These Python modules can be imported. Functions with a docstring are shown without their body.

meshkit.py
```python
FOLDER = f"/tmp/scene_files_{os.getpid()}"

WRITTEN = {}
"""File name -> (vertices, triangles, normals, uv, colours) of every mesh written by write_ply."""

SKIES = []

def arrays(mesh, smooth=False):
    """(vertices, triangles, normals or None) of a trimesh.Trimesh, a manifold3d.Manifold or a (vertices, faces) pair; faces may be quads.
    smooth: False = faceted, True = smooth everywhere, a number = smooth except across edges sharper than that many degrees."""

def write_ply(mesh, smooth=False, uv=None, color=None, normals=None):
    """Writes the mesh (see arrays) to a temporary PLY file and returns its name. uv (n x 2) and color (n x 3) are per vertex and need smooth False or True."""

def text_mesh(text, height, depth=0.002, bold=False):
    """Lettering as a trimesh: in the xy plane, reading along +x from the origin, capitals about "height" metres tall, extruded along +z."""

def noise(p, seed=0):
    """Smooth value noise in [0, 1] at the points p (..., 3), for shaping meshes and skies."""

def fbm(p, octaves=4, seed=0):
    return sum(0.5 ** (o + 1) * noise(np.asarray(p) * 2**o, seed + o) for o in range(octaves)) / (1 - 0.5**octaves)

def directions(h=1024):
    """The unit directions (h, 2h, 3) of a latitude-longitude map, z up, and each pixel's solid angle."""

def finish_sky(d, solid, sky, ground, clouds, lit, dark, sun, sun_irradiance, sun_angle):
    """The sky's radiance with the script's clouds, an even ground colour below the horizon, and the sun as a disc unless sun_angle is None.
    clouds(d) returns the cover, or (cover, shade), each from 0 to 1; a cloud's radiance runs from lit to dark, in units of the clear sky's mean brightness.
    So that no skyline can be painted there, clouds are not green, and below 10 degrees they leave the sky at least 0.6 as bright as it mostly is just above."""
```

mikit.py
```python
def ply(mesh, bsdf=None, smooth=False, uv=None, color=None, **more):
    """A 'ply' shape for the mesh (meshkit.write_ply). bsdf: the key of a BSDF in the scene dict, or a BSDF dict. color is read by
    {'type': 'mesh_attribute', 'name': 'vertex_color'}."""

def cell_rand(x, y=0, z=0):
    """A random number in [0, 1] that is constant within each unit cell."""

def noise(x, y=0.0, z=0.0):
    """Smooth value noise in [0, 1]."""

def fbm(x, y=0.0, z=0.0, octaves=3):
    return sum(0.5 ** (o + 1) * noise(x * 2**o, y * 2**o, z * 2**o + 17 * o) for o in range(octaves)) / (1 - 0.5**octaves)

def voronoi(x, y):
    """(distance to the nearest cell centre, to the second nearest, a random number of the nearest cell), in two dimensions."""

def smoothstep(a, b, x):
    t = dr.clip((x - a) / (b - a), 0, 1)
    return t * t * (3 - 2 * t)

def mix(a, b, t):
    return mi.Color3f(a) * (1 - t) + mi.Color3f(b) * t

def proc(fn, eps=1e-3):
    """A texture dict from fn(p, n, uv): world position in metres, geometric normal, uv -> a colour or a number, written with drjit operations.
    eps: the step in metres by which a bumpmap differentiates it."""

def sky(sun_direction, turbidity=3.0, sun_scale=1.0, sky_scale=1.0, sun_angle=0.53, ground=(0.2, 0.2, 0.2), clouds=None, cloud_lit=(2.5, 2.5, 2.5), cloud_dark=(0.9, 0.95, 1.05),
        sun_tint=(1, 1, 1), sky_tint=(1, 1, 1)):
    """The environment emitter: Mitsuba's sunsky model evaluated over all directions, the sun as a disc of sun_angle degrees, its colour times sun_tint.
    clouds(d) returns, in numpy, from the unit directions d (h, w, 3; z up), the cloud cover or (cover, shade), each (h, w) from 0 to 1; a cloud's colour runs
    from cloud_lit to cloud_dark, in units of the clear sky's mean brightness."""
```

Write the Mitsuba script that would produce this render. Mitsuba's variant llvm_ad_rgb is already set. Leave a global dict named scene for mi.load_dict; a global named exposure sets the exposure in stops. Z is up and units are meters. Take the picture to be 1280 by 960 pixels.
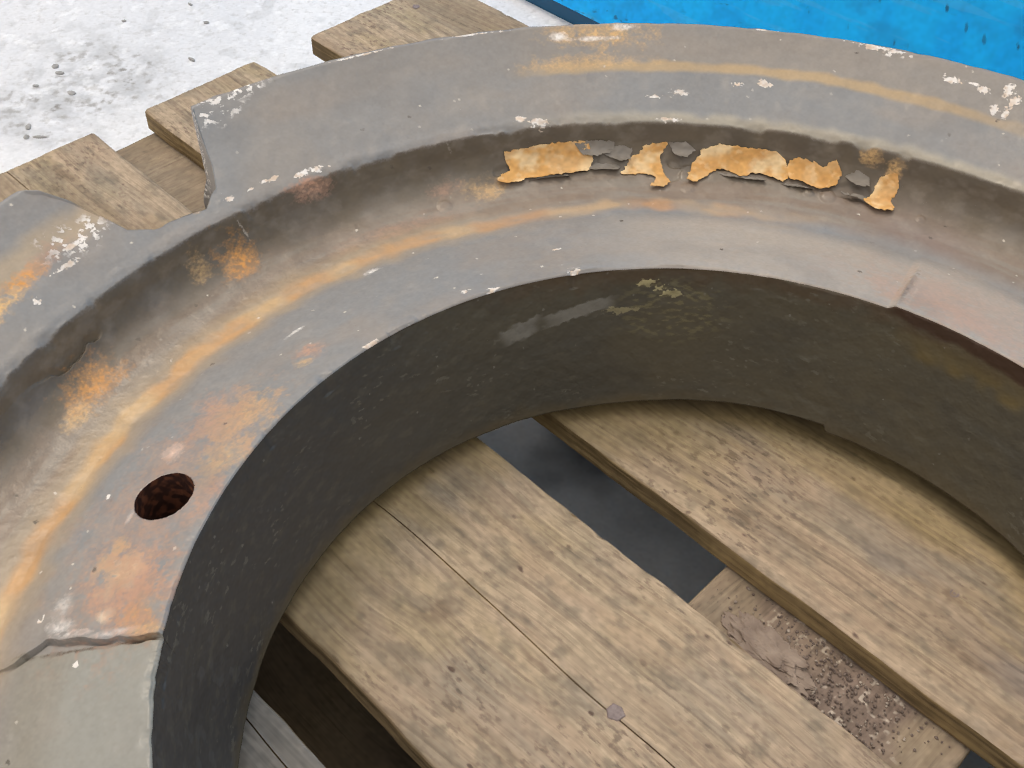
import math, random
import numpy as np, trimesh, drjit as dr, mitsuba as mi
import mikit, meshkit
from mikit import noise, fbm, smoothstep, mix, cell_rand, voronoi

T = mi.ScalarTransform4f
scene, labels = {}, {}
S = 0.2134                      # metres per ring radius: everything below is laid out in radii of the ring's bore
random.seed(4); rng = np.random.default_rng(4)

# ------------------------------------------------------------------ camera
CAM = np.array([-0.39045, -1.05065, 2.21735])
PITCH, ROLL, FOC = 0.815389, 0.018303, 1398.57
_f = np.array([0, math.cos(PITCH), -math.sin(PITCH)]); _r = np.array([1.0, 0, 0]); _u = np.cross(_r, _f)
_r2 = math.cos(ROLL) * _r + math.sin(ROLL) * _u; _u2 = np.cross(_r2, _f)
scene['camera'] = {'type': 'perspective', 'fov': math.degrees(2 * math.atan(640 / FOC)), 'fov_axis': 'x', 'near_clip': 0.01, 'far_clip': 200.0,
                   'to_world': T().look_at(origin=(CAM * S).tolist(), target=((CAM + _f) * S).tolist(), up=_u2.tolist())}

# ------------------------------------------------------------------ light: bright overcast, zenith brighter than the horizon
def overcast(d):
    z = np.clip(d[..., 2], 0, 1)
    return np.ones(z.shape), 1 - z
scene['sky'] = mikit.sky((-0.30, 0.35, 0.89), turbidity=3, sun_scale=0.16, sun_angle=18, clouds=overcast,
                         cloud_lit=(3.5, 3.38, 3.25), cloud_dark=(.75, .735, .73))
exposure = 2.1

# ------------------------------------------------------------------ helpers
TH = -0.776766                  # direction of the pallet's planks
AX = np.array([math.cos(TH), math.sin(TH)]); NX = np.array([-math.sin(TH), math.cos(TH)])
ca, sa = float(AX[0]), float(AX[1])

def key_of(name):
    if name not in scene: return name
    i = 1
    while f'{name}_{i:03d}' in scene: i += 1
    return f'{name}_{i:03d}'

def put(name, mesh, bsdf, smooth=False, **more):
    k = key_of(name)
    scene[k] = mikit.ply(mesh, bsdf, smooth=smooth)
    if more: labels[k] = more
    return k

def put_n(name, v, f, n, bsdf, **more):      # with normals of its own, so that parts of one surface meet without a seam
    k = key_of(name)
    m = trimesh.Trimesh(v, f, process=False)
    fn = meshkit.write_ply(m, normals=n)
    scene[k] = {'type': 'ply', 'filename': fn, 'face_normals': False, 'bsdf': {'type': 'ref', 'id': bsdf}}
    if more: labels[k] = more
    return k

def place(v):                   # (along planks, across planks, up) in radii -> metres
    v = np.asarray(v, float)
    xy = v[:, :1] * AX + v[:, 1:2] * NX
    return np.c_[xy, v[:, 2]] * S

# ------------------------------------------------------------------ materials
def rd(p):                      # radii and polar coordinates about the ring's axis
    x, y, z = p.x / S, p.y / S, p.z / S
    r = dr.sqrt(x * x + y * y)
    th = dr.atan2(y, x) * (180 / math.pi)
    return x, y, z, r, dr.select(th < -90, th + 360, th)

def sm(a, b, x): return smoothstep(a, b, x)

PAINT, WARM, CHANNEL, GRIME_SHADE = (.228, .226, .226), (.280, .238, .198), (.225, .168, .125), (.080, .063, .043)
ORANGE, TAN, PINK, WHITE, RUST = (.60, .275, .065), (.62, .39, .17), (.46, .26, .175), (.80, .76, .72), (.26, .10, .05)
# rust, bare filler and painted shade at the rim steps: angle, radius, half length round the ring, half width, colour, strength
STAINS_STEP_SHADE = [
    (135.3, 1.512, .055, .034, ORANGE, .75), (139, 1.53, .03, .02, TAN, .5), (154.2, 1.478, .085, .045, ORANGE, .62), (157, 1.455, .05, .03, TAN, .5),
    (151.8, 1.095, .085, .075, TAN, .72), (152.6, 1.15, .10, .07, PINK, .6), (158.5, 1.055, .07, .05, TAN, .6), (164, 1.03, .09, .028, PINK, .7),
    (174.5, 1.09, .10, .085, PINK, .85), (173.5, 1.12, .05, .05, (.74, .53, .30), .9), (178.6, 1.06, .04, .05, ORANGE, .6), (170.6, 1.156, .026, .022, TAN, .95), (172.5, 1.17, .03, .02, TAN, .7),
    (178.5, 1.128, .020, .018, (.72, .62, .46), .85), (179.0, 1.21, .016, .03, WHITE, .6), (180.0, 1.17, .010, .04, WHITE, .55), (180.4, 1.10, .010, .05, WHITE, .5), (180.8, 1.03, .014, .03, TAN, .9), (177, 1.22, .03, .02, WHITE, .35), (139.8, 1.112, .035, .035, PINK, .6), (141.5, 1.09, .02, .02, TAN, .5),
    (158.4, 1.173, .024, .020, (.72, .55, .46), .95), (95.2, 1.818, .15, .040, TAN, .75), (96.5, 1.745, .16, .025, TAN, .55), (93, 1.835, .04, .012, WHITE, .75), (95.8, 1.806, .06, .007, WHITE, .7),
    (98.9, 1.815, .025, .010, WHITE, .75), (151.0, 1.69, .07, .022, ORANGE, .85), (154.8, 1.672, .09, .022, TAN, .95), (148.5, 1.70, .07, .025, PINK, .55),
    (108.5, 1.475, .06, .035, TAN, .5), (113, 1.50, .05, .02, PINK, .4), (126.0, 1.56, .055, .013, PINK, .85), (136.0, 1.615, .025, .009, TAN, .8), (57, 1.12, .16, .10, PINK, .45), (52, 1.07, .2, .06, PINK, .5), (66.5, 1.55, .02, .012, TAN, .7), (69, 1.557, .03, .008, TAN, .6),
    (125, 1.29, .02, .012, WHITE, .9), (137.9, 1.205, .030, .006, WHITE, .75), (167, 1.17, .022, .006, WHITE, .7), (119, 1.42, .2, .03, PINK, .25), (60.2, 1.12, .010, .12, (.13, .105, .085), .85), (59.2, 1.12, .006, .12, (.46, .36, .28), .7), (181.5, 1.12, .005, .16, (.10, .075, .055), .9), (166, 1.13, .30, .13, (.36, .235, .175), .62), (176, 1.10, .12, .10, (.42, .24, .16), .6), (153, 1.07, .12, .06, (.44, .27, .17), .5), (45, 1.15, .5, .16, (.40, .30, .245), .6),  # dark radial strips here paint the shade of the two rim steps
]
CHIPS = [(103.9, 1.589, .016, .009), (102.2, 1.573, .022, .008), (90.6, 1.634, .017, .006), (88.1, 1.652, .024, .008), (82.6, 1.685, .015, .006), (80.2, 1.696, .018, .008), (89.2, 1.570, .030, .004), (64.2, 1.80, .022, .009),
    (62.7, 1.804, .018, .005), (61.6, 1.794, .015, .008), (59.8, 1.806, .012, .016), (59.0, 1.79, .014, .02), (60.2, 1.757, .010, .012), (59.2, 1.754, .006, .014), (71.0, 1.842, .05, .008), (80.5, 1.847, .03, .004),
    (138.3, 1.655, .017, .010), (140.6, 1.672, .018, .007), (135.9, 1.612, .012, .006), (133.2, 1.601, .012, .007), (131, 1.60, .01, .004), (128.6, 1.603, .014, .005), (129.6, 1.605, .009, .004), (124.6, 1.583, .022, .007), (125.9, 1.586, .024, .006), (152.1, 1.634, .010, .007),
    (141.9, 1.669, .008, .006), (147.8, 1.66, .035, .006), (146.4, 1.69, .035, .006), (115.9, 1.008, .016, .010), (134.7, 1.004, .016, .010), (119.2, 1.035, .008, .008), (104.5, 1.14, .018, .004), (104.2, 1.01, .016, .012), (164.6, 1.25, .006, .006), (178.2, 1.26, .008, .008),
    (183, 1.16, .006, .006), (116.5, 1.842, .08, .003), (106, 1.845, .06, .004)]
SPARKLE = [(130.2, 1.822, .10, .045), (126.4, 1.842, .07, .022), (145.8, 1.70, .09, .045), (70, 1.835, .07, .01)]

def blob(th, r, b, w, soft=.5):
    t0, r0, ht, hr = b[:4]
    u, v = (th - t0) * (r0 * math.pi / 180 / ht), (r - r0) / hr
    return 1 - sm(1 - soft, 1 + soft * .4, dr.sqrt(u * u + v * v) + w)

def paint_color(p, n, uv):
    x, y, z, r, th = rd(p)
    w1, w2 = noise(x * 26, y * 26, z * 26), noise(x * 75, y * 75, z * 75 + 9)
    big = fbm(x * 3.1 + 4, y * 3.1, z * 3, 3)
    fine = fbm(x * 160, y * 160, z * 160, 2)
    w3 = noise(x * 210, y * 210, z * 210)
    w = (w1 - .5) * .8 + (w2 - .5) * 1.1 + (w3 - .5) * .5
    streak = fbm(th * .16, r * 42, 3.3, 3)
    c = mix(PAINT, WARM, sm(.42, .72, big) * .45)
    c = mix(c, (.31, .25, .20), sm(.5, .8, fbm(th * .09 + 3, r * 9, 2, 3)) * .35)
    c = mix(c, WARM, sm(1.715, 1.75, r) * (1 - sm(95, 112, th)) * .55)                     # warmer paint outside the outer line
    c = mix(c, (.385, .335, .285), (1 - sm(1.25, 1.34, r)) * (1 - sm(84, 108, th)) * .8)               # and on the right of the inner rim
    pale = sm(181.2, 181.5, th) * (1 - sm(1.23, 1.34, r + (w1 - .5) * .05))
    c = mix(c, (.275, .27, .238), pale * .85)
    c = mix(c, (.20, .165, .12), pale * sm(1.14, 1.26, r + (big - .5) * .25) * .4)
    ch = sm(1.335, 1.40, r + (w1 - .5) * .03) * (1 - sm(1.558, 1.567, r + (w3 - .5) * .003))
    brown = mix(CHANNEL, (.255, .215, .175), sm(.35, .7, streak))
    brown = mix(brown, (.235, .17, .145), sm(.5, .75, big) * .6)
    c = mix(c, brown, ch * .9)
    gr = sm(1.425, 1.545, r + (w1 - .5) * .045 + (big - .5) * .06) * (1 - sm(1.560, 1.568, r + (w3 - .5) * .003))
    c = mix(c, mix(GRIME_SHADE, (.13, .098, .06), w1 * .7), gr * .88)                         # grime on the steep face of the channel, darkened further as painted shade
    edge = sm(1.560, 1.568, r) * (1 - sm(1.572, 1.602, r + (w1 - .5) * .02)) * (1 - sm(88, 110, th))
    c = mix(c, (.43, .375, .28), edge * .65)  # bright line paints a highlight along the flange edge
    # rust that ran along the bottom of the channel
    wob = (fbm(th * .11, 1.7, 0, 2) - .5) * .06
    d = dr.abs(r - (1.352 + wob))
    run = (1 - sm(.006, .038, d + (w1 - .5) * .03)) * sm(62, 92, th) * (.55 + .45 * sm(108, 130, th)) * (.55 + .6 * sm(.25, .6, fbm(th * .3, r * 30, 8, 2)))
    c = mix(c, mix(ORANGE, TAN, sm(.35, .7, noise(th * .22, r * 14, 5))), dr.clip(run, 0, 1) * .80)
    halo = (1 - sm(.03, .085, d + (w1 - .5) * .04)) * sm(95, 125, th)
    c = mix(c, (.42, .30, .17), halo * .42)
    # the line round the outer flange
    d2 = dr.abs(r - (1.728 + (fbm(th * .12, 3.1, 0, 2) - .5) * .012))
    line = (1 - sm(.006, .022, d2 + (w1 - .5) * .012)) * sm(52, 64, th) * (1 - sm(97, 105, th))
    line2 = (1 - sm(.012, .05, d2 + (w1 - .5) * .02)) * sm(141.5, 143.5, th)
    c = mix(c, (.50, .335, .15), line * .65)
    c = mix(c, (.42, .32, .21), line2 * .75)
    for s in STAINS_STEP_SHADE:
        k = blob(th, r, s, w * .9, .75) * s[5] * (.45 + .85 * sm(.30, .68, fine * .5 + w2 * .5))
        c = mix(c, s[4], dr.clip(k, 0, 1))
    sp = sm(.54, .66, fbm(x * 85, y * 85 + 7, z * 85, 3)) * .9
    for s in SPARKLE:
        c = mix(c, WHITE, blob(th, r, s, w * .4, .5) * sp)
    chip = mix(WHITE, (.66, .52, .40), sm(.35, .75, fbm(x * 70 + 2, y * 70, z * 70, 2)))
    for s in CHIPS:
        c = mix(c, chip, blob(th, r, s, (w2 - .5) * 1.5 + (w3 - .5) * 1.5, .45) * .9)
    # stray fly specks, dark pits
    a, b, k = voronoi(x * 34 + z * 11, y * 34)
    c = mix(c, (.66, .60, .52), (1 - sm(.0, .16, a + (w3 - .5) * .2)) * sm(.95, 1, k) * .9)
    a, b, k = voronoi(x * 15 + 5, y * 15 + z * 9)
    c = mix(c, (.07, .055, .04), (1 - sm(.02, .10, a + (w3 - .5) * .12)) * sm(.93, .99, k) * .8)
    mott = fbm(x * 22, y * 22, z * 22 + 3, 4)
    c = mix(c, (.36, .31, .26), sm(.50, .75, mott) * .16)
    c = mix(c, (.17, .155, .145), sm(.48, .80, fbm(x * 9 + 5, y * 9, z * 9, 4)) * .22)
    return c * (.93 + .14 * fine) * (.97 + .06 * w2)

def paint_bump(p, n, uv):
    x, y, z, r, th = rd(p)
    return fbm(x * 60, y * 60, z * 60, 3) + .5 * fbm(x * 260, y * 260, z * 260, 2)

def wall_color(p, n, uv):
    x, y, z, r, th = rd(p)
    w1, w2 = noise(x * 30, y * 30, z * 30), noise(x * 90, y * 90, z * 90)
    w3 = noise(x * 200, y * 200, z * 200)
    big = fbm(x * 4, y * 4, z * 4 + 3, 3)
    c = mix((.086, .075, .052), (.068, .063, .050), sm(.30, .70, big))
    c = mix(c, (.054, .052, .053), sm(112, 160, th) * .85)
    c = mix(c, (.115, .098, .062), (1 - sm(60, 96, th)) * .45 * w1)
    c = mix(c, (.085, .055, .032), sm(.395, .445, z + (w1 - .5) * .05) * (1 - sm(105, 125, th)) * .65)      # rust under the lip
    for s in [(104.0, .352, .12, .020), (112.5, .330, .070, .026)]:                       # a bare strip
        c = mix(c, (.215, .205, .18), blob(th, z, (s[0], 1, s[2], 1), (w1 - .5) * .3, .25) * (1 - sm(.7, 1.05, dr.abs(z - s[1] - (th - s[0]) * -.0034) / s[3] + (w2 - .5) * .5)) * .75)
    for s in [(93.9, .417, .026, .012, .8), (92.0, .40, .015, .012, .6), (90, .385, .03, .008, .55), (97.5, .345, .05, .007, .35)]:
        u, v = (th - s[0]) * (math.pi / 180 / s[2]), (z - s[1]) / s[3]
        c = mix(c, (.52, .45, .24), (1 - sm(.6, 1.1, dr.sqrt(u * u + v * v) + (w2 - .5) * 1.4 + (w1 - .5) + (w3 - .5) * 1.4)) * s[4])
    pat = (1 - sm(.5, 1.2, dr.sqrt(dr.square((th - 90) / 9) + dr.square((z - .34) / .1)))) * sm(.48, .72, fbm(x * 55, y * 55, z * 100, 4))
    c = mix(c, (.19, .165, .085), pat * .6)
    lines = sm(.66, .78, fbm(th * .5, z * 34, 2, 2)) * sm(165, 180, th)
    c = mix(c, (.10, .10, .10), lines * .3)
    a, b, k = voronoi(th * .55, z * 30)
    w3 = noise(x * 200, y * 200, z * 200)
    c = mix(c, (.20, .19, .16), (1 - sm(.02, .13, a + (w2 - .5) * .14 + (w3 - .5) * .12)) * sm(.93, 1, k) * .6)
    c = mix(c, (.11, .10, .075), sm(.50, .85, fbm(x * 30, y * 30, z * 44, 4)) * .4)
    c = mix(c, (.16, .15, .12), sm(.66, .80, fbm(th * .8 + z * 9, z * 95 - th * .3, 4, 3)) * .45 * sm(.45, .7, fbm(x * 6, y * 6, z * 9 + 5, 2)))
    c = mix(c, (.055, .052, .045), sm(.52, .80, fbm(x * 14 + 4, y * 14, z * 18, 4)) * .25)
    c = mix(c, (.17, .115, .03), (1 - sm(.0, .055, dr.abs(z - .395 + (w1 - .5) * .05))) * (1 - sm(54, 62, th)) * w1 * .6)
    c = mix(c, (.05, .024, .014), sm(.0, .014, z - (.436 + (th - 59) * .0012) + (w1 - .5) * .016) * (1 - sm(59, 63.5, th)) * .85)
    c = mix(c, (.10, .078, .045), (1 - sm(.05, .11, z + (w1 - .5) * .04)) * .75)          # dirt along the foot
    return c * (.9 + .2 * fbm(x * 150, y * 150, z * 150, 2))

def hole_color(p, n, uv):
    x, y, z, r, th = rd(p)
    w = fbm(x * 70, y * 70, z * 70, 2)
    return mix((.035, .012, .008), (.13, .045, .022), sm(.4, .7, w))

def flake_color(p, n, uv):
    x, y, z, r, th = rd(p)
    w1 = fbm(x * 22, y * 22, z * 30, 3); w2 = noise(x * 110, y * 110, z * 110)
    c = mix((.64, .36, .125), (.74, .54, .30), sm(.38, .62, w1))
    c = mix(c, (.56, .30, .10), sm(.4, .6, noise(th * .35 + 4, r * 18, 3)) * .7)
    c = mix(c, (.46, .23, .08), .55 * sm(.50, .75, fbm(x * 40 + 3, y * 40, z * 40, 4)) * .75)
    c = mix(c, (.78, .60, .37), sm(.55, .75, fbm(x * 60 + 9, y * 60, z * 60, 3)) * .3)
    return c * (.88 + .24 * w2)

def skin_color(p, n, uv):
    x, y, z, r, th = rd(p)
    return mix((.15, .13, .105), (.27, .24, .21), fbm(x * 40, y * 40, z * 40, 3))

def plank_coords(p):
    x, y = p.x / S, p.y / S
    return ca * x + sa * y, ca * y - sa * x

KNOTS = [(.132, .548, .030, .011), (.186, .725, .020, .016), (-.612, -.155, .035, .04), (-.30, .56, .05, .012), (.30, .60, .06, .02), (-2.739, 1.645, .02, .02), (-.36, -.09, .06, .010), (-2.70, .07, .06, .02)]
def wood_fn(cross):
    def fn(p, n, uv):
        A, N = plank_coords(p); z = p.z / S
        if cross: A, N = N, A
        k = A * 0
        if not cross:
            for e in (-1.14, -.49, .37, 1.07): k = k + dr.select(N > e, 1.0, 0.0)
        warp = (noise(A * 1.3, N * 2.2, k * 5 + 2) - .5) * .06 + (noise(A * 5, N * 7, k * 3) - .5) * .02
        for q in KNOTS if not cross else []:
            g = dr.exp(-(dr.square((A - q[0]) / (q[2] * 3)) + dr.square((N - q[1]) / (q[3] * 3.5))))
            warp = warp + g * (N - q[1]) * .3
        v = N + warp
        g1 = fbm(A * 1.1, v * 30, z * 18 + k * 7, 4)
        g2 = fbm(A * 7, v * 150, z * 90 + k, 3)
        g3 = fbm(A * 2.2 + 5, v * 62, z * 40 + k, 3)
        w1, w2 = fbm(A * 4.5, N * 13, z * 3 + k * 9, 5), noise(A * 70, N * 110, z * 50)
        m1 = fbm(A * 5 + 8, N * 9, k * 3, 4)
        m2 = fbm(A * 4 + 3, N * 8 + 4, k * 2, 4)
        c = mix((.345, .270, .200), (.440, .350, .262), sm(.30, .66, g1))
        c = mix(c, (.275, .245, .205), sm(.42, .74, w1) * .6)                             # weathered grey
        c = mix(c, (.40, .325, .20), sm(.50, .78, m1) * .5)
        c = mix(c, (.42, .315, .235), sm(.45, .72, m2) * .5)
        c = mix(c, (.50, .41, .30), sm(.52, .78, g3) * .55)                              # bleached ridges of the grain
        c = mix(c, (.185, .14, .10), sm(.52, .80, g2) * .55)
        c = mix(c, (.20, .16, .12), sm(.56, .80, fbm(A * 2.0 + 2, v * 75, k + z * 30, 3)) * .55)
        patch = sm(.42, .66, fbm(A * 2.4, N * 4 + 3, k, 3))
        c = mix(c, (.15, .115, .09), sm(.52, .80, fbm(A * 48, N * 120, k + z * 30, 3)) * (.20 + .55 * patch))   # short dark dashes where the grain has opened
        c = mix(c, (.17, .15, .12), sm(.50, .80, fbm(A * 20 + 4, N * 34, k + 5, 4)) * .5)
        a, b, q = voronoi(A * 13 + k * 3, N * 24)
        c = mix(c, (.14, .10, .08), (1 - sm(.0, .16, a + (w2 - .5) * .2)) * sm(.90, 1, q))
        if not cross:
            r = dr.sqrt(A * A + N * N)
            c = mix(c, (.085, .06, .035), sm(.905, .955, r + (w1 - .5) * .03) * .8 * (1 - sm(1.6, 1.7, r)))  # contact shadow of the ring painted into the wood
            c = mix(c, (.33, .25, .115), (1 - sm(.0, .20, dr.abs(r - .94) + (w1 - .5) * .25)) * .55)      # rusty run-off and algae beside the ring
            # plank left of the gap is greyer, so is the near end of the next
            c = mix(c, mix((.16, .16, .162), (.25, .245, .235), g1), dr.select((N < -.5) & (N > -1.2), .92, 0.0))
            gp = sm(.02, .4, A + (w1 - .5) * .9) * dr.select(N > .37, 1.0, 0.0) * sm(.55, .66, N + (w1 - .5) * .1) * (1 - sm(.70, .8, N + (w1 - .5) * .1))
            c = mix(c, mix((.15, .125, .115), (.30, .26, .235), fbm(A * 16, N * 50, 2, 4)), gp * .8)
            for q in KNOTS:
                d = dr.sqrt(dr.square((A - q[0]) / q[2]) + dr.square((N - q[1]) / q[3])) + (w2 - .5) * .5 + (w1 - .5) * .5
                c = mix(c, (.17, .125, .09), (1 - sm(.2, 1.35, d)) * .6)
        else:
            c = mix(c, (.12, .085, .045), dr.select(A < -.35, .8, 0.0) * dr.select(dr.abs(N) < 1, 1.0, 0.0))  # shade in the left gap painted onto the cross board
            c = mix(c, (.20, .165, .13), .5)
            mud = sm(.42, .56, fbm(A * 5 + 2, N * 5 + 3, 1, 3) + .17 * (1 - sm(.05, .30, dr.abs(N - .06))) - .05)
            c = mix(c, mix((.15, .115, .10), (.27, .21, .18), fbm(A * 30, N * 30, 4, 2)), mud * .92)
            c = mix(c, (.60, .54, .47), sm(.62, .84, fbm(A * 70, N * 70, 3, 2)) * mud * .7)
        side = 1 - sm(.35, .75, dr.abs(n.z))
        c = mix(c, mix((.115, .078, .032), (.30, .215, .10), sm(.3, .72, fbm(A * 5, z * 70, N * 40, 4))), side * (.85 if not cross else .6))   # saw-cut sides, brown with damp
        c = mix(c, (.055, .040, .024), dr.select(z < -.3, .75, 0.0))                       # shade under the pallet painted onto the low boards
        c = mix(c, (.20, .155, .105), sm(.45, .75, fbm(A * 1.6 + 9, N * 3.5 + k, 4, 4)) * .45)                # broad brown weathering
        return c * mi.Color3f(1.03, 1.0, .955) * (.64 + .66 * g2) * (.88 + .24 * w2)
    return fn

def wood_bump(cross):
    def fn(p, n, uv):
        A, N = plank_coords(p); z = p.z / S
        if cross: A, N = N, A
        return fbm(A * 3.5, (N + (noise(A * 1.3, N * 2.2, 2) - .5) * .13) * 110, z * 60, 2) + .6 * fbm(A * 30, N * 70, z * 50, 2)
    return fn

def floor_color(p, n, uv):
    x, y = p.x / S, p.y / S
    A, N = plank_coords(p)
    big, mid = fbm(x * .8 + 3, y * .8, 0, 4), fbm(x * 5, y * 5, 1, 3)
    c = mix((.66, .67, .70), (.74, .745, .765), sm(.35, .65, big))
    dirty = 1 - sm(.35, 1.0, dr.sqrt(dr.square((A + 4.15) / .48) + dr.square((N - .75) / .62)) + (mid - .5) * 1.1)
    c = mix(c, (.46, .47, .49), dirty * .75 * sm(.28, .66, fbm(x * 14, y * 14, 3, 4)))
    c = mix(c, (.50, .51, .53), sm(.60, .76, fbm(x * 9 + 2, y * 9, 2, 3)) * .45)
    a, b, k = voronoi(x * 9, y * 9)
    c = mix(c, (.22, .21, .20), (1 - sm(.02, .22, a + (noise(x * 60, y * 60) - .5) * .3)) * sm(.84, .97, k) * (.25 + .6 * dirty))
    c = mix(c, (.30, .29, .28), sm(.50, .85, fbm(x * 30, y * 30, 6, 4)) * dirty * .8)
    c = mix(c, (.40, .395, .39), sm(.55, .85, fbm(x * 45 + 7, y * 45, 3, 4)) * .35)
    c = mix(c, (.86, .87, .89), sm(.60, .8, fbm(x * 18 + 1, y * 18, 5, 4)) * .4)
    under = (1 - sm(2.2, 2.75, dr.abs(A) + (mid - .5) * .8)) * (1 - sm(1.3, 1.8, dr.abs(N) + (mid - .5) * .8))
    c = mix(c, mix((.40, .395, .38), (.62, .61, .585), mid), under * .85)                # floor darkened under the pallet as painted shade
    gap_shade = 1 - sm(.10, .34, dr.sqrt(dr.square((A + 1.05) / 1.3) + dr.square((N - .93) / 1.0)) + (mid - .5) * .25)  # black patch paints the shade on the floor seen through the plank gap
    c = mix(c, (.035, .035, .038), gap_shade * under * .85)
    return c * (.93 + .14 * fbm(x * 80, y * 80, 0, 2))

def blue_color(p, n, uv):
    A, N = plank_coords(p); z = p.z / S
    w = fbm(A * 7, z * 7, 2, 3)
    c = mix((.002, .385, .90), (.003, .44, .95), sm(.3, .7, w))
    s = sm(.70, .84, fbm(A * 14 + z * 7, z * 40 - A * 9, 1, 4)) * sm(.4, .62, fbm(A * 2.5, z * 3, 4, 2))
    c = mix(c, (.01, .06, .12), s * .8)
    a, b, k = voronoi(A * 7 + z * 2, z * 6)
    c = mix(c, (.008, .06, .12), (1 - sm(.0, .20, a + (fbm(A * 30, z * 14, 2, 3) - .5) * .4)) * sm(.80, .95, k) * .85)
    a, b, k = voronoi(A * 13 + z * 5, z * 7 + 3)
    tick = (1 - sm(.0, .11, a + (fbm(A * 50, z * 20, 5, 3) - .5) * .3)) * sm(.55, .8, k)
    c = mix(c, (.01, .05, .09), tick * .8)
    c = mix(c, (.01, .20, .46), sm(.5, .7, fbm(A * 5 + 3, z * 9, 8, 4)) * .35)
    c = mix(c, (.06, .42, .78), sm(.62, .7, fbm(A * 3 + 5, z * 30, 7, 3)) * .35)
    return c * (.93 + .14 * noise(A * 60, z * 60))

def dirt_color(p, n, uv):
    x, y, z = p.x / S, p.y / S, p.z / S
    return mix((.17, .125, .10), (.36, .285, .23), fbm(x * 30, y * 30, z * 30, 3))

def mat(name, color, rough, bump=None, scale=.0002, eps=2e-4, spec=.35):
    rough = mikit.proc(rough) if callable(rough) else rough
    b = {'type': 'principled', 'base_color': mikit.proc(color) if callable(color) else {'type': 'rgb', 'value': color}, 'roughness': rough, 'specular': spec}
    if bump: b = {'type': 'bumpmap', 'arbitrary': mikit.proc(bump, eps), 'scale': scale, 'bsdf': b}
    scene[name] = {'type': 'twosided', 'bsdf': b}

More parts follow.
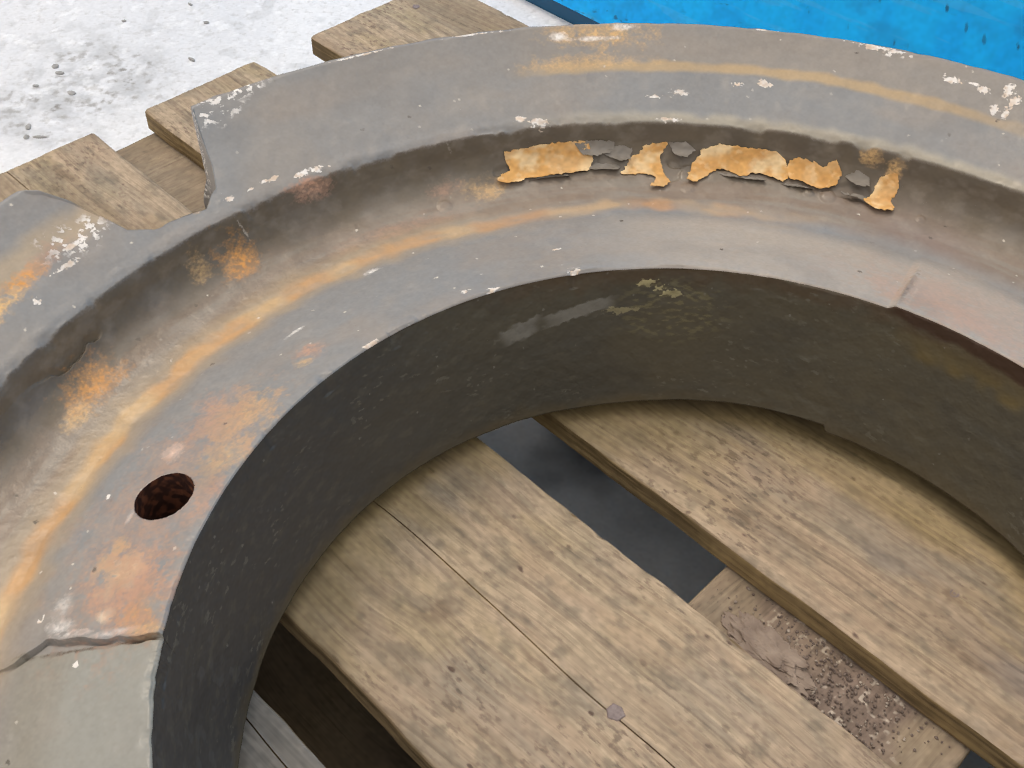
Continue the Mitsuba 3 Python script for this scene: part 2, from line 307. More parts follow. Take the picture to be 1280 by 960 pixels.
mat('paint', paint_color, .36, paint_bump, .00022, 2e-4, .45)
mat('bare_wall', wall_color, .46, paint_bump, .0004, 2e-4, .4)
mat('hole_rust', hole_color, .9, paint_bump, .0008)
mat('flake', flake_color, .75, paint_bump, .0003, 2e-4, .25)
mat('skin', skin_color, .6)
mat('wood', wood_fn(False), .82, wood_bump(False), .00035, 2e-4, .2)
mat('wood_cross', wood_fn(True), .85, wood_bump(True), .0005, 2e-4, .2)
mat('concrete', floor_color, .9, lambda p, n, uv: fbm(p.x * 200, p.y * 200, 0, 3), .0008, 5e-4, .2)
mat('blue_paint', blue_color, .55, lambda p, n, uv: fbm(p.x * 60, p.y * 60, p.z * 60, 3), .0002, 3e-4, .3)
mat('blue_rail_shade', (.012, .085, .17), .5)  # container blue darkened to paint the shade along its bottom lip
mat('nail_steel', lambda p, n, uv: mix((.17, .13, .125), (.27, .22, .21), fbm(p.x * 900, p.y * 900, 0, 2)), .55)
mat('dirt', dirt_color, .95)
mat('crumb', lambda p, n, uv: mix((.17, .13, .11), (.42, .36, .30), sm(.6, .9, noise(p.x * 420, p.y * 420, 0))), .95)
mat('pebble_grey', lambda p, n, uv: mix((.22, .215, .21), (.42, .415, .41), fbm(p.x * 300, p.y * 300, p.z * 300, 2)), .9)

# ------------------------------------------------------------------ setting
g = 60.0
v, f = [], []
xs = np.concatenate([[-g], np.linspace(-8, 8, 65), [g]])
X, Y = np.meshgrid(xs, xs, indexing='ij')
FLOOR = -0.62
P = np.stack([X, Y, FLOOR + (meshkit.fbm(np.stack([X, Y, X * 0], -1) * .7, 3) - .5) * .012 * (np.hypot(X, Y) < 12)], -1).reshape(-1, 3)
m_ = len(xs); i, j = np.meshgrid(np.arange(m_ - 1), np.arange(m_ - 1), indexing='ij')
q = np.stack([i * m_ + j, (i + 1) * m_ + j, (i + 1) * m_ + j + 1, i * m_ + j + 1], -1).reshape(-1, 4)
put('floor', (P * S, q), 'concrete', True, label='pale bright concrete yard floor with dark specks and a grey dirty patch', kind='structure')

# ------------------------------------------------------------------ the ring
RIM = (59.5, 181.35)            # the two steps in the inner rim that the photograph shows; they repeat every third of the way round
def step_shift(r):              # how each step wanders with the radius
    return np.interp(r, [1.0, 1.229, 1.28, 1.35], [0.25, -1.2, .7, 1.6])

def build_ring():
    fine = np.arange(26, 198, .14)
    near = np.concatenate([np.arange(c - 2.2, c + 3.2, .035) for c in (181.35,)] + [np.arange(58.2, 60.8, .05)])
    th = np.unique(np.round(np.concatenate([fine, near, np.arange(198, 386, .7)]), 4))
    th = th[(th >= 26) & (th < 386)]
    n = len(th)
    # profile: bottom of the bore, up, over the lip, down the rim, channel, steep face, flange, outside, underside
    key = [(1.13, 0), (1.12, .050), (.9270, .060), (.9995, .4585), (1.0015, .4610), (1.0055, .4622), (1.03, .4560), (1.27, .3868), (1.3445, .3656), (1.42, .3670), (1.480, .3770), (1.520, .4000),
           (1.546, .4400), (1.557, .4760), (1.5650, .4950), (1.60, .5110), (1.7227, .5623), (1.8413, .6278), (1.8513, .6270), (1.8540, .615), (1.8540, .40), (1.84, .385), (1.50, .30), (1.46, .0), (1.13, 0)]
    step = [.006, .006, .0032, .0025, .0025, .003, .0026, .0026, .003, .003, .003, .003, .0028, .0025, .004, .0045, .0045, .003, .003, .006, .01, .03, .03, .05]
    pts, seg = [], []
    from scipy.interpolate import PchipInterpolator
    top = [k for k in key if k[0] >= 1.03 and k[1] > .35 and k[0] < 1.8414]
    zf = PchipInterpolator([k[0] for k in key[6:18]], [k[1] for k in key[6:18]])
    for a in range(len(key) - 1):
        p, q = np.array(key[a]), np.array(key[a + 1])
        c = max(1, int(round(np.linalg.norm(q - p) / step[a])))
        for t in np.arange(c) / c:
            pt = p + (q - p) * t
            if 6 <= a < 17: pt[1] = zf(pt[0])
            pts.append(pt); seg.append(a)
    pts.append(np.array(key[-1])); seg.append(len(key) - 2)
    pts, seg = np.array(pts), np.array(seg)
    R = np.repeat(pts[None, :, 0], n, 0); Z = np.repeat(pts[None, :, 1], n, 0); TT = np.repeat(th[:, None], len(pts), 1)
    sg = np.repeat(seg[None], n, 0)
    rad = np.radians(TT)
    # bayonet notches in the flange: three of them
    prof_a = [131.2, 131.9, 132.6, 133.6, 135.5, 138, 140.5, 142.2, 143.2, 143.9, 145.2, 146.2]
    prof_r = [1.8513, 1.775, 1.700, 1.642, 1.607, 1.612, 1.622, 1.650, 1.725, 1.775, 1.83, 1.8513]
    ro = np.full(n, 1.8513)
    for kk in (0, 120, 240, -120):
        ro = np.minimum(ro, np.interp(th, np.array(prof_a) + kk, prof_r, left=1.8513, right=1.8513))
    rl = np.full(n, 1.8513)
    for kk in (0, 120, 240, -120):
        rl = np.minimum(rl, np.interp(th, np.array([131.2, 132.9, 134.0, 134.9, 136.0] + prof_a[5:]) + kk, prof_r, left=1.8513, right=1.8513))
    ro = np.where(sg >= 20, rl[:, None], ro[:, None]) + (meshkit.noise(np.stack([th * .9, th * 0, th * 0], -1), 5)[:, None] - .5) * .006
    lim = (R > 1.57) & (sg >= 13) & (sg <= 21)
    Rn = np.where(lim, 1.57 + (R - 1.57) * (ro - 1.57) / (1.8513 - 1.57), R)
    flange = lim & (sg < 17)
    Zn = np.where(flange, zf(np.clip(Rn, 1.03, 1.8413)), Z)
    edge_drop = zf(np.clip(ro, 1.03, 1.8413)) - zf(1.8413)
    Zn = np.where(lim & (sg >= 17) & (sg < 20), Z + edge_drop, Zn)
    R, Z = Rn, Zn
    # cam ramps on the inner rim: rising over a third of a turn, then a step down
    ang = np.mod(TT - step_shift(R) * (np.abs(TT - 181.35) < 30) - RIM[1] + (meshkit.noise(np.stack([R * 45, TT * 0, TT * 0], -1), 3) - .5) * .32 * (np.abs(TT - 181.35) < 30), 121.0)
    ramp = ang / 121.0
    left = np.abs(TT - 181.35) < 30
    fall = np.where(left, np.interp(ang, [0, .04], [1, 0]), np.interp(ang, [0, .9], [1, 0]))                                        # the worn face of the step
    ramp = np.maximum(ramp, fall)
    lvl = (ramp - .5) * np.where(left, .008, .013)
    lvl = lvl - .008 * np.exp(-((ang - .17) / .13) ** 2) * left * np.interp(R, [1.0, 1.02], [0, 1]) * (.5 + meshkit.noise(np.stack([R * 25, TT * 0 + 2, TT * 0], -1), 2))
    lip = np.exp(-((121.0 - ang) / .9) ** 2) * .007 * (np.abs(TT - 181.35) < 30) * meshkit.noise(np.stack([R * 30, TT * 0 + 4, TT * 0], -1), 8)
    fade = np.interp(R, [.98, .995, 1.27, 1.34], [0, 1, 1, 0]) * (sg >= 3) * (sg <= 8)
    fade = np.where((sg == 2), np.clip((Z - .39) / .06, 0, 1), fade)
    Z = Z + (lvl + lip) * fade
    # unevenness of the casting and of thick paint
    q3 = np.stack([R * np.cos(rad), R * np.sin(rad), Z], -1)
    lum = (meshkit.fbm(q3 * 9, 3, 1) - .5) * .010 + (meshkit.fbm(q3 * 40, 3, 2) - .5) * .0030
    topm = ((sg >= 5) & (sg <= 17)).astype(float)
    Z = Z + lum * topm
    R = R + lum * .9 * (sg == 2) * np.clip((Z - .02) / .05, 0, 1)
    Z = Z + .026 * np.interp(TT, [26, 63.6, 64.2, 80, 96], [.15, .15, 1, .7, 0]) * ((sg == 1) * np.clip((1.12 - R) / .16, 0, 1) + (sg == 2) * np.clip(1 - (Z - .060) / .08, 0, 1))
    # bruises and chips along the edge of the bore
    lipm = np.exp(-((pts[None, :, 0] - 1.003) / .012) ** 2) * ((pts[None, :, 1] > .42) & (sg >= 2) & (sg <= 6))
    dent = np.clip(meshkit.fbm(np.stack([TT * .45, TT * 0, TT * 0], -1), 4, 6) - .60, 0, 1) * .06 + .028 * np.exp(-((TT - 104.3) / .55) ** 2) + .02 * np.exp(-((TT - 142.5) / .8) ** 2) + .016 * np.exp(-((TT - 153.2) / .5) ** 2)
    R = R + dent * lipm * .30; Z = Z - dent * lipm * .40
    # chips where the steep face meets the flange
    cm = np.exp(-((R - 1.5630) / .010) ** 2) * (sg >= 12) * (sg <= 15)
    Z = Z - np.clip(meshkit.fbm(np.stack([TT * .5, R * 20, TT * 0], -1), 3, 11) - .5, 0, 1) * .05 * cm
    # low hollow where the paint has come off the steep face, blisters beside it
    for t0, r0, ht, hr, dz in [(82, 1.522, 9.0, .016, -.006), (101, 1.52, 5, .022, -.006), (70, 1.50, 2.6, .02, -.007), (89, 1.50, 1.6, .03, -.006)]:
        w = (meshkit.noise(q3 * 45, 21) - .5) * .7
        Z = Z + dz * np.clip((1.15 - np.hypot((TT - t0) / ht, (R - r0) / hr) + w) / .25, 0, 1) * topm
    for t0, r0, rr, hh in [(72.1, 1.469, .021, .006), (74.1, 1.473, .015, .005), (86.9, 1.438, .020, .003), (62.5, 1.475, .012, .003), (113.4, 1.455, .02, .003)]:
        d = np.hypot((TT - t0) * math.pi / 180 * r0, R - r0) / rr
        Z = Z + hh * np.clip(1 - d ** 3, 0, 1) ** .7 * topm
    # a long crack in the thick paint at the top of the channel on the left
    rc = np.interp(TT, [149.5, 150.2, 152.2, 153.9, 157.7, 160], [1.5470, 1.5445, 1.5425, 1.538, 1.5475, 1.551]) + (meshkit.noise(np.stack([TT * 1.4, TT * 0, TT * 0], -1), 4) - .5) * .008
    cr = np.clip(1 - np.abs(R - rc) / .0050, 0, 1) * np.interp(TT, [149.5, 150.5, 154.5, 160], [0, 1, 1, 0]) * topm
    Z = Z - .014 * cr
    # the bolt hole
    HC, HR = np.array([1.122 * math.cos(math.radians(164.15)), 1.122 * math.sin(math.radians(164.15))]), .0605
    PX, PY = R * np.cos(rad), R * np.sin(rad)
    on_rim = (sg >= 5) & (sg <= 8)
    dx, dy = PX - HC[0], PY - HC[1]; d = np.hypot(dx, dy)
    snap = on_rim & (np.abs(d - HR) < .0017)
    PX = np.where(snap, HC[0] + dx / np.maximum(d, 1e-9) * HR, PX); PY = np.where(snap, HC[1] + dy / np.maximum(d, 1e-9) * HR, PY)
    inside = on_rim & (d < HR - .0017)
    Z = Z - np.where(inside, .16 * np.clip((HR - d) / .008, 0, 1), 0)
    V = np.stack([PX, PY, Z], -1)
    m = len(pts)
    I, J = np.meshgrid(np.arange(n), np.arange(m - 1), indexing='ij')
    I2 = (I + 1) % n
    a, b, c, e = I * m + J, I2 * m + J, I2 * m + J + 1, I * m + J + 1
    # normals over the whole surface
    Vf = V.reshape(-1, 3) * S
    quads = np.stack([a, b, c, e], -1)
    tri = np.concatenate([quads[..., [0, 2, 1]].reshape(-1, 3), quads[..., [0, 3, 2]].reshape(-1, 3)])
    cr_ = np.cross(Vf[tri[:, 1]] - Vf[tri[:, 0]], Vf[tri[:, 2]] - Vf[tri[:, 0]])
    N = np.zeros_like(Vf)
    for k in range(3):
        for ax in range(3): N[:, ax] += np.bincount(tri[:, k], cr_[:, ax], len(Vf))
    N /= np.maximum(np.linalg.norm(N, axis=1, keepdims=True), 1e-12)
    flat = tri.shape[0] // 2
    sgq = sg[0][:-1]
    ins = inside[:, :-1] | inside[:, 1:]
    inq = (ins | np.roll(ins, -1, 0)) & on_rim[:, :-1]
    def emit(name, mask, bsdf, **kw):
        mk = np.concatenate([mask.reshape(-1), mask.reshape(-1)])
        t = tri[mk]
        u, inv = np.unique(t, return_inverse=True)
        return put_n(name, Vf[u], inv.reshape(-1, 3), N[u], bsdf, **kw)
    S2 = np.repeat(sgq[None], n, 0)
    emit('machine_ring__bore_wall', S2 <= 2, 'bare_wall', label='dark unpainted inner wall of the ring')
    emit('machine_ring__bolt_hole', inq, 'hole_rust', label='round hole with rusty brown walls in the inner rim')
    emit('machine_ring__inner_rim', (S2 >= 3) & (S2 <= 7) & ~inq, 'paint', label='inner rim with worn paint and rusty patches')
    emit('machine_ring__channel', (S2 >= 8) & (S2 <= 13), 'paint', label='brown channel with an orange line of rust')
    emit('machine_ring__outer_flange', S2 >= 14, 'paint', label='grey outer flange with a notch cut into it')
    return zf
ZF = build_ring()
labels['machine_ring'] = {'label': 'large grey iron ring with rust and peeling paint lying on the wooden pallet', 'category': 'ring'}

# paint and filler that has lifted off the steep face: sheets with their own thickness, outlines in (degrees, radius)
from shapely.geometry import Polygon, Point
from scipy.spatial import Delaunay
_r = np.linspace(1.40, 1.62, 800); _z = ZF(_r)
_s = np.concatenate([[0], np.cumsum(np.hypot(np.diff(_r), np.diff(_z)))])
_tr, _tz = np.gradient(_r, _s), np.gradient(_z, _s)
def flake(name, outline, lift, seed, bsdf, curl=.009, thick=.0016, grow=.0035, **more):
    o = np.array(outline); tc = o[:, 0].mean()
    s = np.interp(o[:, 1], _r, _s)
    u = np.radians(o[:, 0]) * 1.53
    poly = Polygon(np.c_[u, s]).buffer(grow)
    if poly.geom_type != 'Polygon': poly = max(poly.geoms, key=lambda q: q.area)
    L = poly.exterior.length
    ring = np.array([poly.exterior.interpolate(t).coords[0] for t in np.arange(0, L, .0032)])
    ring = ring + (meshkit.noise(np.c_[ring * 160, ring[:, :1] * 0], seed)[:, None] - .5) * .0075
    poly = Polygon(ring).buffer(0)
    if poly.geom_type != 'Polygon': poly = max(poly.geoms, key=lambda q: q.area)
    ring = np.array(poly.exterior.coords)[:-1]
    x0, y0, x1, y1 = poly.bounds
    gx, gy = np.meshgrid(np.arange(x0, x1, .004), np.arange(y0, y1, .004))
    inner = poly.buffer(-.002)
    gp = np.array([p for p in np.c_[gx.ravel(), gy.ravel()] if inner.contains(Point(p))])
    p2 = np.vstack([ring, gp]) if len(gp) else ring
    tri = Delaunay(p2).simplices
    cen = p2[tri].mean(1)
    tri = tri[[poly.contains(Point(c)) for c in cen]]
    e1, e2 = p2[tri[:, 1]] - p2[tri[:, 0]], p2[tri[:, 2]] - p2[tri[:, 0]]
    tri = np.where((e1[:, 0] * e2[:, 1] - e1[:, 1] * e2[:, 0] > 0)[:, None], tri, tri[:, [0, 2, 1]])
    low = (p2[:, 1] - y0) / (y1 - y0)
    h = lift + curl * np.clip(1 - low / .55, 0, 1) ** 1.5 + (meshkit.fbm(np.c_[p2 * 30, p2[:, :1] * 0], 4, seed) - .5) * .012
    h = np.maximum(h, .001)
    rr, zz = np.interp(p2[:, 1], _s, _r), np.interp(p2[:, 1], _s, _z)
    tr, tz = np.interp(p2[:, 1], _s, _tr), np.interp(p2[:, 1], _s, _tz)
    def surf(hh):
        R_, Z_, A_ = rr - tz * hh, zz + tr * hh, p2[:, 0] / 1.53
        return np.c_[R_ * np.cos(A_), R_ * np.sin(A_), Z_]
    b = len(p2)
    vv = np.vstack([surf(h), surf(h - thick)])
    k = np.arange(len(ring)); k2 = (k + 1) % len(ring)
    ff = np.vstack([tri[:, ::-1], tri + b, np.c_[k, k2, k + b], np.c_[k2, k2 + b, k + b]])
    mesh = trimesh.Trimesh(vv * S, ff, process=False); 
    return put(name, mesh, bsdf, 35, **more)
F1 = [(105.8, 1.544), (104.3, 1.545), (101.0, 1.548), (97.4, 1.547), (96.9, 1.53), (97.2, 1.50), (99.3, 1.495), (101.3, 1.494), (104.3, 1.492), (104.8, 1.483), (106.6, 1.486), (107.1, 1.496), (106.4, 1.507), (105.4, 1.514)]
F2 = [(93.8, 1.484), (92.9, 1.52), (91.7, 1.531), (91.4, 1.541), (89.3, 1.546), (89.9, 1.523), (89.5, 1.479), (88.9, 1.452), (89.8, 1.436), (90.9, 1.434), (90.1, 1.455), (90.3, 1.478), (91.5, 1.488)]
F3 = [(86.9, 1.464), (86.3, 1.509), (85.4, 1.539), (83.9, 1.546), (80.6, 1.545), (78.2, 1.545), (77.2, 1.537), (76.5, 1.51), (76.9, 1.494), (77.8, 1.5), (79.1, 1.508), (80.3, 1.506), (81.3, 1.493), (82.4, 1.506), (83.5, 1.51), (84.5, 1.499), (85.1, 1.477), (86.0, 1.457)]
F4 = [(76.7, 1.533), (75.8, 1.542), (74.2, 1.539), (73.2, 1.535), (72.2, 1.547), (71.5, 1.534), (71.6, 1.511), (73.2, 1.488), (75.0, 1.502), (76.3, 1.506)]
F5 = [(67.5, 1.54), (66.2, 1.547), (65.6, 1.53), (66.1, 1.501), (65.4, 1.482), (65.9, 1.467), (67.1, 1.462), (68.4, 1.482), (67.7, 1.503)]
for i_, (o, l, sd) in enumerate([(F1, .003, 3), (F2, .002, 7), (F3, .004, 12), (F4, .003, 15), (F5, .004, 19)]):
    flake('machine_ring__paint_flake', o, l, 40 + sd, 'flake', label=['long blocky tan flake at the left end of the row', 'narrow tan flake with a thin tail', 'wide arched tan flake', 'squarish tan flake beside the arched one', 'small upright tan flake at the right end of the row'][i_])
G = [([(97.2, 1.50), (95.8, 1.496), (94.2, 1.488), (94.0, 1.506), (95.3, 1.512), (96.8, 1.512)], .005, 31), ([(70.9, 1.492), (70.0, 1.478), (68.6, 1.476), (68.0, 1.488), (68.8, 1.496), (70.0, 1.492)], .006, 33),
     ([(83.6, 1.494), (82.4, 1.484), (80.6, 1.482), (78.6, 1.482), (79.0, 1.492), (81.0, 1.494)], .003, 35), ([(98.5, 1.546), (96.6, 1.549), (94.4, 1.547), (94.8, 1.535), (96.4, 1.530), (97.9, 1.534)], .003, 41), ([(88.9, 1.545), (87.2, 1.547), (86.2, 1.538), (87.0, 1.525), (88.3, 1.531)], .004, 43),
     ([(77.0, 1.484), (75.4, 1.479), (73.6, 1.477), (73.9, 1.486), (75.5, 1.490)], .003, 45), ([(104, 1.486), (101.8, 1.481), (99.4, 1.484), (99.6, 1.491), (102, 1.490)], .003, 47), ([(70.9, 1.53), (69.6, 1.515), (68.4, 1.52), (68.6, 1.535), (69.8, 1.541)], .003, 49),
     ([(95.6, 1.532), (94.0, 1.515), (93.0, 1.52), (92.6, 1.538), (94.0, 1.543)], .004, 37)]
for o, l, sd in G:
    flake('machine_ring__paint_skin', o, l, sd, 'skin', curl=.016, grow=.001)

# ------------------------------------------------------------------ the pallet
def board(a0, a1, n0, n1, z0, z1, cross=False, seed=0, grooves=(), na=220, bev=.012, wear=1.0, taper=0.0):
    """A sawn board with rounded, bruised edges; runs along a (along n when cross)."""
    if cross: a0, a1, n0, n1 = n0, n1, a0, a1
    rs = np.random.default_rng(seed)
    c = []
    def arc(cx, cz, t0, t1):
        for t in np.radians(np.linspace(t0, t1, 5)): c.append((cx + bev * math.cos(t), cz + bev * math.sin(t)))
    arc(n0 + bev, z0 + bev, 270, 180)
    c += [(n0, z) for z in np.linspace(z0 + bev, z1 - bev, 6)[1:-1]]
    arc(n0 + bev, z1 - bev, 180, 90)
    xs = list(np.linspace(n0 + bev, n1 - bev, 46)[1:-1])
    for g_ in grooves: xs += [g_ + d for d in (-.008, -.004, -.0016, -.0007, 0, .0007, .0016, .004, .008)]
    c += [(x, z1) for x in sorted(xs)]
    arc(n1 - bev, z1 - bev, 90, 0)
    c += [(n1, z) for z in np.linspace(z1 - bev, z0 + bev, 6)[1:-1]]
    arc(n1 - bev, z0 + bev, 0, -90)
    c = np.array(c); K = len(c)
    A = np.unique(np.concatenate([np.linspace(a0, a1, na), [a0 + .004, a0 + .010, a1 - .004, a1 - .010]]))
    V = np.zeros((len(A), K, 3)); V[..., 0] = A[:, None]; V[..., 1] = c[None, :, 0]; V[..., 2] = c[None, :, 1]
    q = V.copy(); q[..., 0] *= 1.0
    cup = (meshkit.fbm(np.stack([q[..., 0] * 2, q[..., 1] * 9, q[..., 2] * 0 + seed], -1), 3) - .5)
    topm = (V[..., 2] > z1 - bev * .6)
    V[..., 2] += topm * cup * .010 * wear
    grain = meshkit.fbm(np.stack([q[..., 0] * 3, q[..., 1] * 60, q[..., 2] * 0 + seed], -1), 2) - .5
    V[..., 2] += topm * grain * .004 * wear
    en = meshkit.fbm(np.stack([q[..., 0] * 7, q[..., 2] * 4, q[..., 1] * 0 + seed], -1), 4) - .5
    V[..., 1] += np.where(c[None, :, 0] < n0 + bev, en * .009 * wear, 0) + np.where(c[None, :, 0] > n1 - bev, np.roll(en, 37, 0) * .009 * wear, 0)
    chip = np.clip(meshkit.fbm(np.stack([q[..., 0] * 11 + 50, q[..., 1] * 2, q[..., 2] * 0 + seed], -1), 3) - .62, 0, 1) * .05
    V[..., 2] -= topm * chip * ((c[None, :, 0] < n0 + bev * 1.5) | (c[None, :, 0] > n1 - bev * 1.5)) * wear
    for g_ in grooves:
        path = g_ + (meshkit.fbm(np.stack([A * 1.8, A * 0, A * 0 + seed], -1), 4) - .5) * .026
        wid = .0006 + .0007 * meshkit.noise(np.stack([A * 3, A * 0, A * 0], -1), 9)
        loc = np.abs(c[:, 0] - g_) < .02
        V[:, loc, 1] += (path - g_)[:, None]
        V[..., 2] -= topm * (.014 * np.clip(meshkit.noise(np.stack([A * 2.6, A * 0 + seed, A * 0], -1), 6) * 1.6 - .1, .12, 1))[:, None] * np.clip(1.5 - np.abs(V[..., 1] - path[:, None]) / wid[:, None], 0, 1)
    V[..., 1] += taper * np.clip((V[..., 1] - n0) / (n1 - n0), 0, 1) * (V[..., 0] - a0) / (a1 - a0)
    cen = V.mean(1, keepdims=True)
    for e, k in ((0, .94), (-1, .94)):
        V[e, :, 1:] = cen[e, :, 1:] + (V[e, :, 1:] - cen[e, :, 1:]) * np.array([1 - .008 / max(n1 - n0, .05), .90])
    I, J = np.meshgrid(np.arange(len(A) - 1), np.arange(K), indexing='ij'); J2 = (J + 1) % K
    quads = np.stack([I * K + J, I * K + J2, (I + 1) * K + J2, (I + 1) * K + J], -1).reshape(-1, 4)
    tri = np.vstack([quads[:, [0, 2, 1]], quads[:, [0, 3, 2]]])
    V2 = V.reshape(-1, 3); ce = len(V2)
    V2 = np.vstack([V2, cen[0], cen[-1]])
    k = np.arange(K); k2 = (k + 1) % K; last = (len(A) - 1) * K
    tri = np.vstack([tri, np.c_[np.full(K, ce), k2, k][:, [0, 2, 1]], np.c_[np.full(K, ce + 1), last + k, last + k2][:, [0, 2, 1]]])
    if cross: V2 = V2[:, [1, 0, 2]]; tri = tri[:, ::-1]
    m = trimesh.Trimesh(place(V2), tri, process=False)
    if m.volume < 0: m.invert()
    return m

TT_ = .0822
A0, A1 = -2.845, 2.785
planks = [(-1.90, -1.235, ()), (-1.04, -.568, (-.628,)), (-.410, .270, (-.058,)), (.465, .945, ()), (1.200, 1.868, ())]
pk = []
for i_, (n0, n1, gr) in enumerate(planks):
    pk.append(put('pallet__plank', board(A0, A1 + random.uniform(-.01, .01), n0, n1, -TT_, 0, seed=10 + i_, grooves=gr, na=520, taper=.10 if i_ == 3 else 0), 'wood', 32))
labels[pk[1]] = {'label': 'grey plank at the lower left, mostly under the ring'}
labels[pk[2]] = {'label': 'wide tan plank with a long crack and a nail in it'}
labels[pk[3]] = {'label': 'narrower tan plank with dark stains, right of the gap'}
for a0, a1, n1 in ((-2.825, -2.17, .94), (-.260, .407, 1.868), (2.11, 2.775, 1.868)):
    put('pallet__cross_board', board(a0, a1, -1.90, n1, -2 * TT_, -TT_ - .0015, cross=True, seed=30 + int(a1 * 3), na=200, wear=.8), 'wood_cross', 32)
for a0, a1 in ((-2.835, -2.17), (-.260, .405), (2.11, 2.77)):
    for n0, n1 in ((-1.895, -1.235), (-.41, .27), (1.205, 1.863)):
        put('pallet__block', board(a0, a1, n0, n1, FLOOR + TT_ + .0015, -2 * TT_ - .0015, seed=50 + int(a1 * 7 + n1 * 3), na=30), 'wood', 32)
for n0, n1 in ((-1.80, -1.33), (-.62, .27), (1.30, 1.77)):
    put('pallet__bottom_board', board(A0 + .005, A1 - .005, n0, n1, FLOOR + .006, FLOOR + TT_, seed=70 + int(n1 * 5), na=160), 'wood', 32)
labels['pallet'] = {'label': 'weathered wooden pallet of tan and grey planks under the iron ring', 'category': 'pallet'}

def nail(plank, a, n, r=.021, sides=7, dz=.003):
    t = np.sort(rng.uniform(0, 2 * np.pi, 0)) if False else np.arange(sides) * 2 * np.pi / sides + rng.uniform(0, 6)
    rr = r * rng.uniform(.86, 1.08, sides)
    rows = []
    for k, z in ((1.0, -.02), (1.0, dz * .4), (.9, dz), (.45, dz * 1.05 - .0008)):
        rows.append(np.c_[a + np.cos(t) * rr * k, n + np.sin(t) * rr * k, np.full(sides, z)])
    v = np.vstack(rows + [[[a, n, dz]]]); f = []
    for q_ in range(3):
        for s_ in range(sides):
            s2 = (s_ + 1) % sides
            f += [[q_ * sides + s_, q_ * sides + s2, (q_ + 1) * sides + s2], [q_ * sides + s_, (q_ + 1) * sides + s2, (q_ + 1) * sides + s_]]
    for s_ in range(sides): f.append([3 * sides + s_, 3 * sides + (s_ + 1) % sides, 4 * sides])
    put(plank + '__nail', trimesh.Trimesh(place(v), np.array(f), process=False), 'nail_steel', 25)
nail(pk[2], -.168, -.053, .0215, 6)
nail(pk[3], -.144, .705, .014, 9, .0005)
nail(pk[3], .186, .735, .012, 8, .0005)
nail(pk[1], -.16, -.80, .016); nail(pk[4], -2.739, 1.645, .016, 9, .0005)

# ------------------------------------------------------------------ dirt on the cross board
def lump(a, n, z, ra, rn, rz, seed, ang=0, det=4, rough=.35, fr=1.8):
    m = trimesh.creation.icosphere(det)
    v = m.vertices.copy()
    k = 1 + (meshkit.fbm(v * fr + seed, 5, seed) - .5) * 2 * rough
    v = v * k[:, None]
    c, s = math.cos(ang), math.sin(ang)
    x, y = v[:, 0] * ra, v[:, 1] * rn
    w = np.c_[a + x * c - y * s, n + x * s + y * c, z + v[:, 2] * rz]
    return trimesh.Trimesh(place(w), m.faces, process=False)
put('dirt_clump', lump(-.045, .345, -TT_ + .002, .110, .052, .020, 3, -.1, 6, .6, 3.4), 'dirt', True, label='flat crusty brown clump of dirt lying on the cross board in the gap between planks', category='dirt clump')
cv, cf, off = [], [], 0
base = trimesh.creation.icosphere(1)
for _ in range(700):
    a, n = rng.normal(.08, .13), rng.uniform(.275, .462)
    if not (-.24 < a < .39): continue
    s_ = rng.uniform(.0012, .0036)
    k = 1 + rng.uniform(-.3, .3, (len(base.vertices), 1))
    w = base.vertices * k * s_ * rng.uniform(.6, 1.4, 3) + [a, n, -TT_ + s_ * .4]
    cv.append(place(w)); cf.append(base.faces + off); off += len(w)
put('dirt_crumbs', trimesh.Trimesh(np.vstack(cv), np.vstack(cf), process=False), 'crumb', label='scatter of pale and brown dirt crumbs on the cross board in the gap', kind='stuff')

# pebbles on the yard floor at the upper left
PB = [(-4.298, .767, .022, .014, 'near one of the two dark pebbles that touch, mid left on the pale concrete'), (-4.365, .780, .02, .016, 'far one of the two dark pebbles that touch, mid left on the pale concrete'),
      (-4.275, .632, .014, .009, 'small dark pebble a little to the left of the touching pair'), (-4.108, .72, .021, .014, 'single round dark pebble in front of the touching pair'),
      (-4.22, 1.524, .014, .010, 'dark pebble on the pale concrete, second from the top edge of the photo at right'), (-4.513, 1.238, .012, .009, 'lone dark pebble left of the two near the top edge of the photo'),
      (-4.43, 1.57, .015, .007, 'topmost dark pebble on the pale concrete, by the edge of the photo'), (-3.995, .445, .022, .012, 'farthest of the three dark pebbles clustered by the plank end'),
      (-3.93, .40, .018, .012, 'left one of the three dark pebbles clustered by the plank end'), (-3.892, .442, .03, .010, 'elongated one of the three pebbles clustered by the plank end, nearest the plank'),
      (-3.978, 1.278, .022, .009, 'lone dark pebble on the concrete, above the narrower plank end')]
for i_, (a, n, ra, rn, lb) in enumerate(PB):
    put('pebble', lump(a, n, FLOOR + .004, ra, rn, .005, 20 + i_, rng.uniform(-.8, .8), 3, .4), 'pebble_grey', True, label=lb, category='pebble', group='pebbles on the pale concrete')

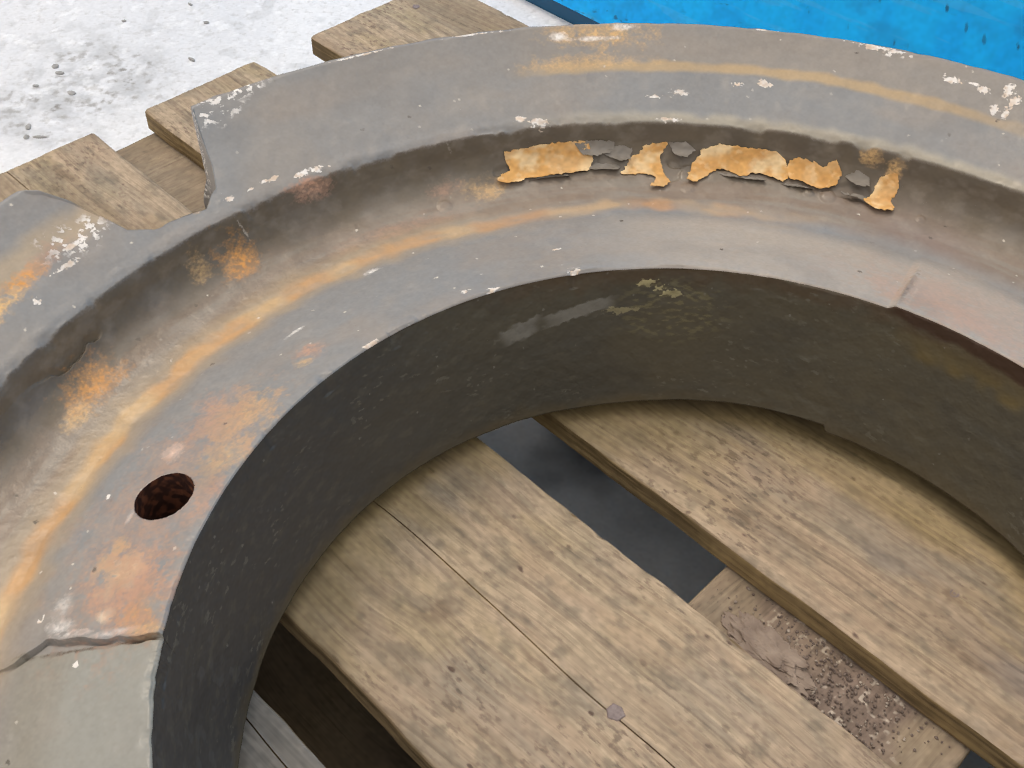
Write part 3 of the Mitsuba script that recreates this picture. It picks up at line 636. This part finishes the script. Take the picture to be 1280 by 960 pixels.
# ------------------------------------------------------------------ the blue steel container
NB = 2.84
def slab(a0, a1, n0, n1, z0, z1, bev=.01):
    from trimesh.creation import box
    m = box((a1 - a0 - 0, n1 - n0, z1 - z0)); m.apply_translation(((a0 + a1) / 2, (n0 + n1) / 2, (z0 + z1) / 2))
    c = m.vertices.copy()
    v = []
    for p in c:
        for k in range(3):
            q_ = p + 0; 
            for o in range(3):
                if o != k:
                    mid = ((a0 + a1) / 2, (n0 + n1) / 2, (z0 + z1) / 2)[o]
                    q_[o] = p[o] + (bev if p[o] < mid else -bev)
            v.append(q_)
    h = trimesh.convex.convex_hull(np.array(v))
    return trimesh.Trimesh(place(h.vertices), h.faces, process=False)
A_, N_ = np.meshgrid(np.linspace(-6, 7, 260), np.linspace(-.532, 5.0, 110), indexing='ij')
dn = (meshkit.fbm(np.stack([A_ * .9, N_ * 1.1, A_ * 0], -1), 4, 3) - .5) * .03
lean = (N_ + .532) * math.tan(math.radians(20))      # side tilted back to catch more sky and look brighter
Vw = np.stack([A_, NB - .018 + lean + dn * np.clip((N_ + .53) / .3, 0, 1), N_], -1).reshape(-1, 3)
Vb = np.stack([A_, NB + .06 + lean, N_], -1).reshape(-1, 3)
na_, nb_ = A_.shape
I, J = np.meshgrid(np.arange(na_ - 1), np.arange(nb_ - 1), indexing='ij')
qd = np.stack([I * nb_ + J, (I + 1) * nb_ + J, (I + 1) * nb_ + J + 1, I * nb_ + J + 1], -1).reshape(-1, 4)
o_ = na_ * nb_
border = [(k * nb_, (k + 1) * nb_) for k in range(na_ - 1)] + [(k * nb_ + nb_ - 1, (k + 1) * nb_ + nb_ - 1) for k in range(na_ - 1)] + [(k, k + 1) for k in range(nb_ - 1)] + [((na_ - 1) * nb_ + k, (na_ - 1) * nb_ + k + 1) for k in range(nb_ - 1)]
qs = np.array([[x, y, y + o_, x + o_] for x, y in border])
mesh = trimesh.Trimesh(place(np.vstack([Vw, Vb])), np.vstack([t for qq in (qd, qd[:, ::-1] + o_, qs) for t in (qq[:, [0, 1, 2]], qq[:, [0, 2, 3]])]), process=False)
put('blue_container__side_panel', mesh, 'blue_paint', 30, label='bright blue scuffed steel side')
put('blue_container__base_rail', slab(-6.0, 7.0, NB + .002, NB + .05, FLOOR - .01, -.534), 'blue_rail_shade', label='rail along the bottom edge with its shade painted dark blue')
labels['blue_container'] = {'label': 'bright blue steel container with scuffed black scratches standing behind the ring', 'category': 'container'}
